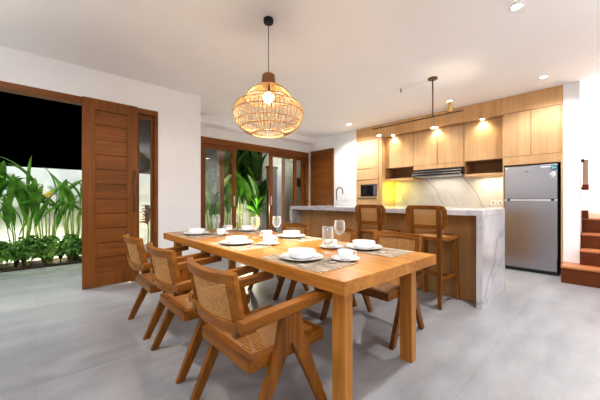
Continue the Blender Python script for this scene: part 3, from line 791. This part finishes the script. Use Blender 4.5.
# outlets
def outlet(x, y, z, label, n):
    c = empty('wall_socket', (x, y, z), label=label, cat='socket', group='wall sockets')
    bx(-.008, 0, -.043, .043, -.043, .043).build('plate', M['switch'], c, bevel=.003)
    if n: MB().lathe([(0, 0), (.02, 0), (.02, .003), (0, .004)], 16).build('socket', M['greymetal'], c, loc=(-.008, 0, 0), rot=(0, R(-90), 0))
    else:
        for s in (-1, 1): bx(-.011, -.008, s*.018-.014, s*.018+.014, -.026, .026).build('rocker', M['lamp_white'], c, bevel=.001)
outlet(XB-.012, Yat(493.5, XB), 1.10, 'white socket on the backsplash, left of the pair by the refrigerator', True)
outlet(XB-.012, Yat(500.5, XB), 1.10, 'white socket on the backsplash, directly beside the refrigerator surround', True)
outlet(XK, Yat(341.8, XK), 1.17, 'white switch plate on the wall, nearer the pantry door', False)
outlet(XK, Yat(346.2, XK), 1.17, 'white switch plate on the wall, nearer the oven cabinet', False)

# ------------------------------------------------------------------ stairs
stt = empty('staircase', (5.37, 0, 0), label='dark wooden stairs rising beside the white pier', cat='stairs')
hs = [.235, .445, .655, .870]
dep = .28
for k in range(4):
    y1 = .452 if k == 0 else .272
    zb = 0 if k == 0 else hs[k-1]
    x0 = dep*k
    x1 = .395 if k == 0 else 2.8
    if k == 0:
        b = MB(); b.box(x0+.012, x1, -1.15, .445, 0, hs[0]-.03); b.box(x1, 2.8, -1.15, .27, 0, hs[0]-.03)
    else:
        b = bx(x0+.012, 2.8, -1.15, y1-.002, zb+.0005, hs[k]-.03)
    s = b.build('step', M['stairY'], stt)
    b = MB(); b.box(x0, x1 if k == 0 else x0+dep+.02, -1.15, .447 if k == 0 else y1-.002, hs[k]-.0295, hs[k]-.0005)
    if k == 0: b = bx(x0, .393, -1.15, .447, hs[k]-.0295, hs[k]-.0005)
    if k == 3: b = bx(x0, 2.8, -1.15, y1-.002, hs[k]-.0295, hs[k]-.0005)
    b.build('tread', M['tread'], s, bevel=.004)
b = MB()
b.box(.74, .86, .2, .268, .871, .99)
b.build('post_block', M['stairZ'], stt, bevel=.003)
hr = empty('handrail', (6.0, .225, 1.50), label='short wooden handrail end with metal bracket beside the stairs', cat='handrail')
b = MB(); b.hexa([(0, -.03, -.12), (.05, -.03, -.12), (.05, .03, -.12), (0, .03, -.12)], [(0, -.03, .25), (.05, -.03, .25), (.05, .03, .25), (0, .03, .25)])
b.build('rail_board', wood('pale_rail_wood', (.5, .3, .22), (.62, .4, .3), 'Z'), hr, bevel=.004)
bx(-.01, .06, -.034, .034, -.20, -.12).build('rail_end', M['stairZ'], hr, bevel=.004)
bx(-.02, .03, .01, .046, .215, .26).build('rail_cap', M['stairY'], hr, bevel=.004)
b = MB(); b.tube([(.03, .03, -.16), (.03, .048, -.185)], .012, 8); b.build('bracket', M['greymetal'], hr, smooth=True)

# ------------------------------------------------------------------ plants
def blade(b, base, yaw, length, width, rise, droop, roll=0, n=10, petiole=.25, twist=0):
    """one long leaf: petiole then blade arching away"""
    ca, sa = math.cos(yaw), math.sin(yaw)
    p = Vector(base); ang = rise; seg = length/n; pts = [p.copy()]; angs = [ang]
    for i in range(n):
        ang = rise - droop*((i+1)/n)**1.6
        p = p+Vector((math.cos(ang)*ca, math.cos(ang)*sa, math.sin(ang)))*seg; pts.append(p.copy()); angs.append(ang)
    side = Vector((-sa, ca, 0)); rows = []
    for i, q in enumerate(pts):
        t = i/n; s = (t-petiole)/(1-petiole)
        w = .008 if s <= 0 else width/2*(max(0, math.sin(PI*min(1, s*.97+.03))))**.65*(1-.25*s)+.003
        up = Vector((-math.sin(angs[i])*ca, -math.sin(angs[i])*sa, math.cos(angs[i])))
        rl = roll+twist*t; sd = side*math.cos(rl)+up*math.sin(rl); u2 = up*math.cos(rl)-side*math.sin(rl)
        rows.append([q-sd*w+u2*w*.35, q-sd*w*.5+u2*w*.14, q, q+sd*w*.5+u2*w*.14, q+sd*w+u2*w*.35])
    g = [[b.bm.verts.new(x) for x in r] for r in rows]
    for i in range(n):
        for j in range(4): b.bm.faces.new((g[i][j], g[i+1][j], g[i+1][j+1], g[i][j+1]))
def plant(name, loc, seed, height, nleaf, label, cat, mat, lw=.17, ll=.75, flower=False, spread=.12, group=None, rr=(50, 85), droop=(25, 105)):
    rnd = random.Random(seed); r = empty(name, loc, label=label, cat=cat, group=group)
    lf = MB(); stm = MB()
    for k in range(nleaf):
        a = rnd.uniform(0, 2*PI); bx_, by_ = rnd.uniform(-spread, spread), rnd.uniform(-spread*.6, spread*.6)
        hgt = height*rnd.uniform(.25, .70); top = Vector((bx_*1.5, by_*1.3, hgt))
        stm.tube([(bx_*.6, by_*.6, 0), (bx_, by_, hgt*.5), top], [.014, .012, .007], 6)
        # leaves keep clear of the wall behind: mostly sideways and forward
        yaw = rnd.choice([rnd.uniform(R(-35), R(15)), rnd.uniform(R(165), R(215)), rnd.uniform(R(200), R(340))])
        L_ = ll*rnd.uniform(.75, 1.2)
        blade(lf, top, yaw, L_, lw*rnd.uniform(.75, 1.15), R(rnd.uniform(*rr)), R(rnd.uniform(*droop)), rnd.uniform(-.6, .6), petiole=.18)
    stm.build('stem', M['stalk'], r, smooth=True); lf.build('foliage', mat, r, smooth=True)
    if flower:
        MB().tube([(0, -.05, 0), (.02, -.10, height*.60), (.0, -.14, height*.68)], .008, 6).build('flower_stem', M['stalk'], r, smooth=True)
        b = MB()
        for k in range(5):
            z = height*.665+.024*k; sgn = 1 if k % 2 else -1
            b.hexa([(-.014, -.155, z), (.014, -.155, z), (.014, -.13, z), (-.014, -.13, z)], [(sgn*.065-.004, -.148, z+.045), (sgn*.065+.004, -.148, z+.045), (sgn*.065+.004, -.14, z+.045), (sgn*.065-.004, -.14, z+.045)])
        b.build('flower', M['flower'], r)
    return r
hx = [(-.90, 'heliconia clump at the left edge of the doorway view, reaching above the garden wall', 12, 1.95),
      (-.56, 'leftmost full heliconia clump against the garden wall', 13, 1.55), (-.20, 'heliconia clump in the middle of the doorway view', 24, 1.45),
      (.16, 'heliconia clump carrying an orange flower', 15, 1.75), (.52, 'heliconia clump closest to the edge of the entrance door', 16, 1.8), (.86, 'heliconia clump mostly hidden behind the entrance door', 17, 1.75)]
for x, lb, sd, hh in hx:
    plant('heliconia_plant', (x, 6.90, .03), sd, hh, 13, lb, 'plant', M['leaf'], lw=.145, ll=.80, flower=(sd == 15), rr=(58, 95), droop=(8, 80), group='heliconias in the planting bed')
for i, (x, y, sd, hh, lb) in enumerate([(3.75, 6.80, 31, 2.3, 'dark banana plant outside, behind the left sliding leaf'), (4.10, 6.85, 32, 2.75, 'tall banana plant in the gap between sliding doors'), (4.50, 6.80, 33, 2.35, 'banana plant in the gap, beside the right sliding leaf'), (3.25, 6.75, 34, 1.7, 'low banana plant seen through the left glass leaf')]):
    plant('banana_plant', (x, y, .03), sd, hh, 12, lb, 'plant', M['leafdark'], lw=.34, ll=1.05, spread=.14, group='banana plants outside the sliding doors', rr=(74, 97), droop=(8, 55))
dr = empty('dracaena_plant', (4.36, 6.40, 0), label='spiky dark dracaena on a bare trunk in front of the banana plants', cat='plant')
MB().tube([(0, 0, 0), (.02, .01, .4), (-.01, 0, .75)], [.035, .03, .025], 8).build('trunk', M['stalk'], dr, smooth=True)
b = MB(); rnd = random.Random(4)
for k in range(46): blade(b, (0, 0, .70+.006*k), rnd.uniform(0, 2*PI), rnd.uniform(.40, .62), .055, R(rnd.uniform(10, 80)), R(rnd.uniform(20, 80)), petiole=.02, n=8)
b.build('foliage', M['leafdark'], dr, smooth=True)
# hedge shrubs
def make_shrub(seed):
    rnd = random.Random(seed); r = empty('hedge_shrub'); b = MB()
    for k in range(620):
        a = rnd.uniform(0, 2*PI); c = rnd.uniform(-.15, 1); q = math.sqrt(max(0, 1-c*c)); rad = rnd.uniform(.62, 1.12)
        p = Vector((q*math.cos(a)*.19*rad, q*math.sin(a)*.16*rad, .13+c*.20*rad))
        n = Vector((q*math.cos(a)+rnd.uniform(-.6, .6), q*math.sin(a)+rnd.uniform(-.6, .6), c+rnd.uniform(-.4, .8))).normalized()
        t = n.orthogonal().normalized(); t.rotate(Matrix.Rotation(rnd.uniform(0, 2*PI), 3, n)); u = n.cross(t); s = rnd.uniform(.020, .034)
        vs = [b.bm.verts.new(p+t*s*1.5), b.bm.verts.new(p+u*s*.7+n*.004), b.bm.verts.new(p-t*s), b.bm.verts.new(p-u*s*.7+n*.004)]; b.bm.faces.new(vs)
    b.build('foliage', M['hedge'], r)
    b = MB()
    for k in range(6):
        a = 2*PI*k/6; b.tube([(0.02*math.cos(a), .02*math.sin(a), 0), (.08*math.cos(a), .07*math.sin(a), .12), (.12*math.cos(a), .1*math.sin(a), .2)], .005, 5)
    b.build('stem', M['stalk'], r); return r
shr = [make_shrub(5), make_shrub(6)]
xs = [-.66, -.38, -.10, .18, .46, .74]
txt = ['cut off by the left edge of the doorway view', 'second from the left edge of the view', 'third from the left edge of the view', 'third from the door edge counting the half-hidden one', 'next to the entrance door edge', 'mostly hidden behind the entrance door']
for i, x in enumerate(xs):
    o = shr[i] if i < 2 else copy_tree(shr[i % 2])
    rnd = random.Random(i+50); o.location = (x, 6.70+rnd.uniform(-.02, .03), .03); o.rotation_euler = (0, 0, rnd.uniform(0, 6)); o.scale = (1.08, 1.08, rnd.uniform(1.25, 1.6))
    tag(o, 'green shrub in the low hedge, %s' % txt[i], 'shrub', 'low hedge shrubs along the bed')
# bronze-leaf plant seen through the sidelight
bp = empty('bronze_plant', (1.635, 6.25, 0), label='bronze-leaved plant on a thin stem seen through the sidelight', cat='plant')
MB().lathe([(0, 0), (.10, 0), (.13, .10), (.14, .26), (.125, .26), (.11, .20), (0, .19)], 24).build('pot', M['pot'], bp, smooth=True)
MB().tube([(0, 0, .19), (.02, 0, .5), (0, 0, .78)], .012, 6).build('stem', M['stalk'], bp, smooth=True)
b = MB(); rnd = random.Random(9)
for k in range(60): blade(b, (0, 0, .66+.0055*k), rnd.uniform(0, 2*PI), rnd.uniform(.14, .22)*(1-.006*k), .085, R(rnd.uniform(35, 85)), R(rnd.uniform(20, 80)), petiole=.1, n=6)
b.build('foliage', M['brownleaf'], bp, smooth=True)
# grey gate panel + lantern outside right leaves
gp = empty('garden_gate', (4.98, 6.60, 0), label='dark grey gate panel outside behind the right sliding leaf', cat='gate')
bx(-.16, .20, -.02, .02, .03, 2.05).build('panel', M['greypanel'], gp, bevel=.003)
bx(-.18, .22, -.03, .03, 2.05, 2.12).build('top_rail', M['doorX'], gp, bevel=.003)
ln = empty('wall_lantern', (6.42, 7.05, 1.75), label='small dark lantern on the pale wall outside the right sliding leaf', cat='lantern')
bx(-.04, .04, -.02, 0, -.14, .14).build('back_plate', M['blackmetal'], ln, bevel=.003)
MB().lathe([(0, .12), (.02, .12), (.07, .04), (.07, .02), (.055, .02), (.045, -.16), (0, -.18)], 16, c=(0, -.10, 0)).build('lantern_body', M['blackmetal'], ln)
# garden uplights
for i, (x, lb) in enumerate([(-.24, 'small black garden spotlight in the hedge near the doorway centre'), (.32, 'small black garden spotlight in the hedge near the entrance door')]):
    g = empty('garden_spotlight', (x, 6.62, .03), label=lb, cat='spotlight', group='garden spotlights')
    MB().tube([(0, 0, 0), (0, 0, .09)], .008, 8).build('stake', M['blackmetal'], g, smooth=True)
    h = MB().lathe([(0, -.05), (.028, -.05), (.034, .05), (.030, .05), (.025, .0), (0, 0)], 16).build('spot_head', M['blackmetal'], g, loc=(0, 0, .13), rot=(R(-38), 0, 0))
    MB().lathe([(0, .012), (.026, .012)], 16).build('spot_tip', M['warmtip'], h)
    light('POINT', (x, 6.93, .25), 5.5, (1, .95, .75), .05, name='garden_spot_light')
light('POINT', (-.8, 6.93, .25), 5.5, (1, .95, .75), .05, name='garden_spot_light')

# ------------------------------------------------------------------ lights
light('SPOT', (PX, PY, H-.80), 75, (1, .86, .66), .03, 84, blend=.9, name='pendant_light')
light('POINT', (PX, PY, H-.748), 135, (1, .88, .70), .05, name='pendant_light')
for (x, y, z), _ in downs: light('SPOT', (x, y, z-.015), 60 if (x > 5 and y < 1) else 120, (.97, .97, 1), .06, 150, name='downlight_and_fill')
for x, y, e in ((.6, -1.3, 60), (-1.6, .4, 80), (-1.6, 3.0, 110), (2.8, -1.5, 60), (-.2, 3.2, 230), (.9, .7, 60), (3.3, 3.9, 60), (4.9, 2.3, 250)):  # unseen fill spots added at ceiling level, without fixtures
    light('SPOT', (x, y, H-.015), e*.32, (.93, .96, 1), .12, 165, name='downlight_and_fill', blend=.8)
for y in (3.25, 2.32, 1.52): light('SPOT', (5.835, y, 2.575), 10, (1, .80, .50), .02, 130, name='header_light', blend=.9)
light('AREA', (6.08, yA-.16, 1.35), 1.5, (.78, 1, .02), .40, name='niche_light', sy=.3, rot=(R(90), 0, 0))
light('AREA', (6.12, yA-.22, 1.58), 1.0, (1, .92, .2), .10, name='niche_light', sy=.20)
light('AREA', (6.20, (yC+yD)/2-.05, 1.58), 2.4, (1, .86, .60), .10, name='niche_light', sy=.40)
light('AREA', (6.15, (yB+yC)/2, 1.615), 1.4, (1, .93, .8), .10, name='hood_light', sy=.6)
light('POINT', (6.9, -.4, 2.5), 40, (1, .96, .92), .2, name='stairwell_light')
light('SPOT', (-.3, 5.05, 3.0), 48, (.97, 1, .98), .1, 130, name='terrace_fill')  # unseen spots added to brighten the terrace, planting and garden wall
light('SPOT', (-.2, 5.4, 3.4), 170, (.95, 1, .97), .1, 150, rot=(R(28), 0, 0), name='terrace_fill')
light('POINT', (4.0, 6.25, .9), 26, (1, .9, .7), .08, name='court_light')
light('POINT', (5.7, 6.5, 2.2), 7, (1, .95, .75), .08, name='court_light')
light('POINT', (2.6, 6.5, 1.2), 7, (1, .95, .75), .08, name='court_light')
light('POINT', (1.45, 6.6, .5), 9, (1, .85, .55), .08, name='court_light')
light('SPOT', (4.11, 1.455, 2.49), 2.5, (1, .86, .62), .02, 120, rot=(PI, 0, 0), name='bar_uplight')

w = bpy.data.worlds.new('night'); bpy.context.scene.world = w; w.use_nodes = True
w.node_tree.nodes['Background'].inputs[0].default_value = (0, 0, 0, 1); w.node_tree.nodes['Background'].inputs[1].default_value = 1

light('SPOT', (-.9, -.9, 1.3), 150, (1, .97, .95), .2, 130, rot=(PI, 0, 0), blend=1, name='bounce_fill')  # added upward spots that bounce soft fill off the ceiling, no lamps of the room
light('SPOT', (-1.9, 2.6, 1.3), 150, (1, .97, .96), .2, 130, rot=(PI, 0, 0), blend=1, name='bounce_fill')
light('SPOT', (2.4, -1.5, 1.3), 130, (1, .98, .97), .2, 130, rot=(PI, 0, 0), blend=1, name='bounce_fill')

# ------------------------------------------------------------------ camera
cd = bpy.data.cameras.new('camera'); cd.sensor_width = 36; cd.lens = 285/600*36; cd.clip_start = .02
co = bpy.data.objects.new('camera', cd); col.objects.link(co); co.location = (0, 0, CAM); co.rotation_euler = (R(90), 0, R(47.2-90))
sc = bpy.context.scene; sc.camera = co
sc.view_settings.view_transform = 'Standard'; sc.view_settings.look = 'None'; sc.view_settings.exposure = 0.88; sc.view_settings.gamma = 0.86
sc.cycles.max_bounces = 10; sc.cycles.diffuse_bounces = 6; sc.cycles.transparent_max_bounces = 16; sc.cycles.transmission_bounces = 10
sc.cycles.sample_clamp_indirect = 8; sc.cycles.use_denoising = True
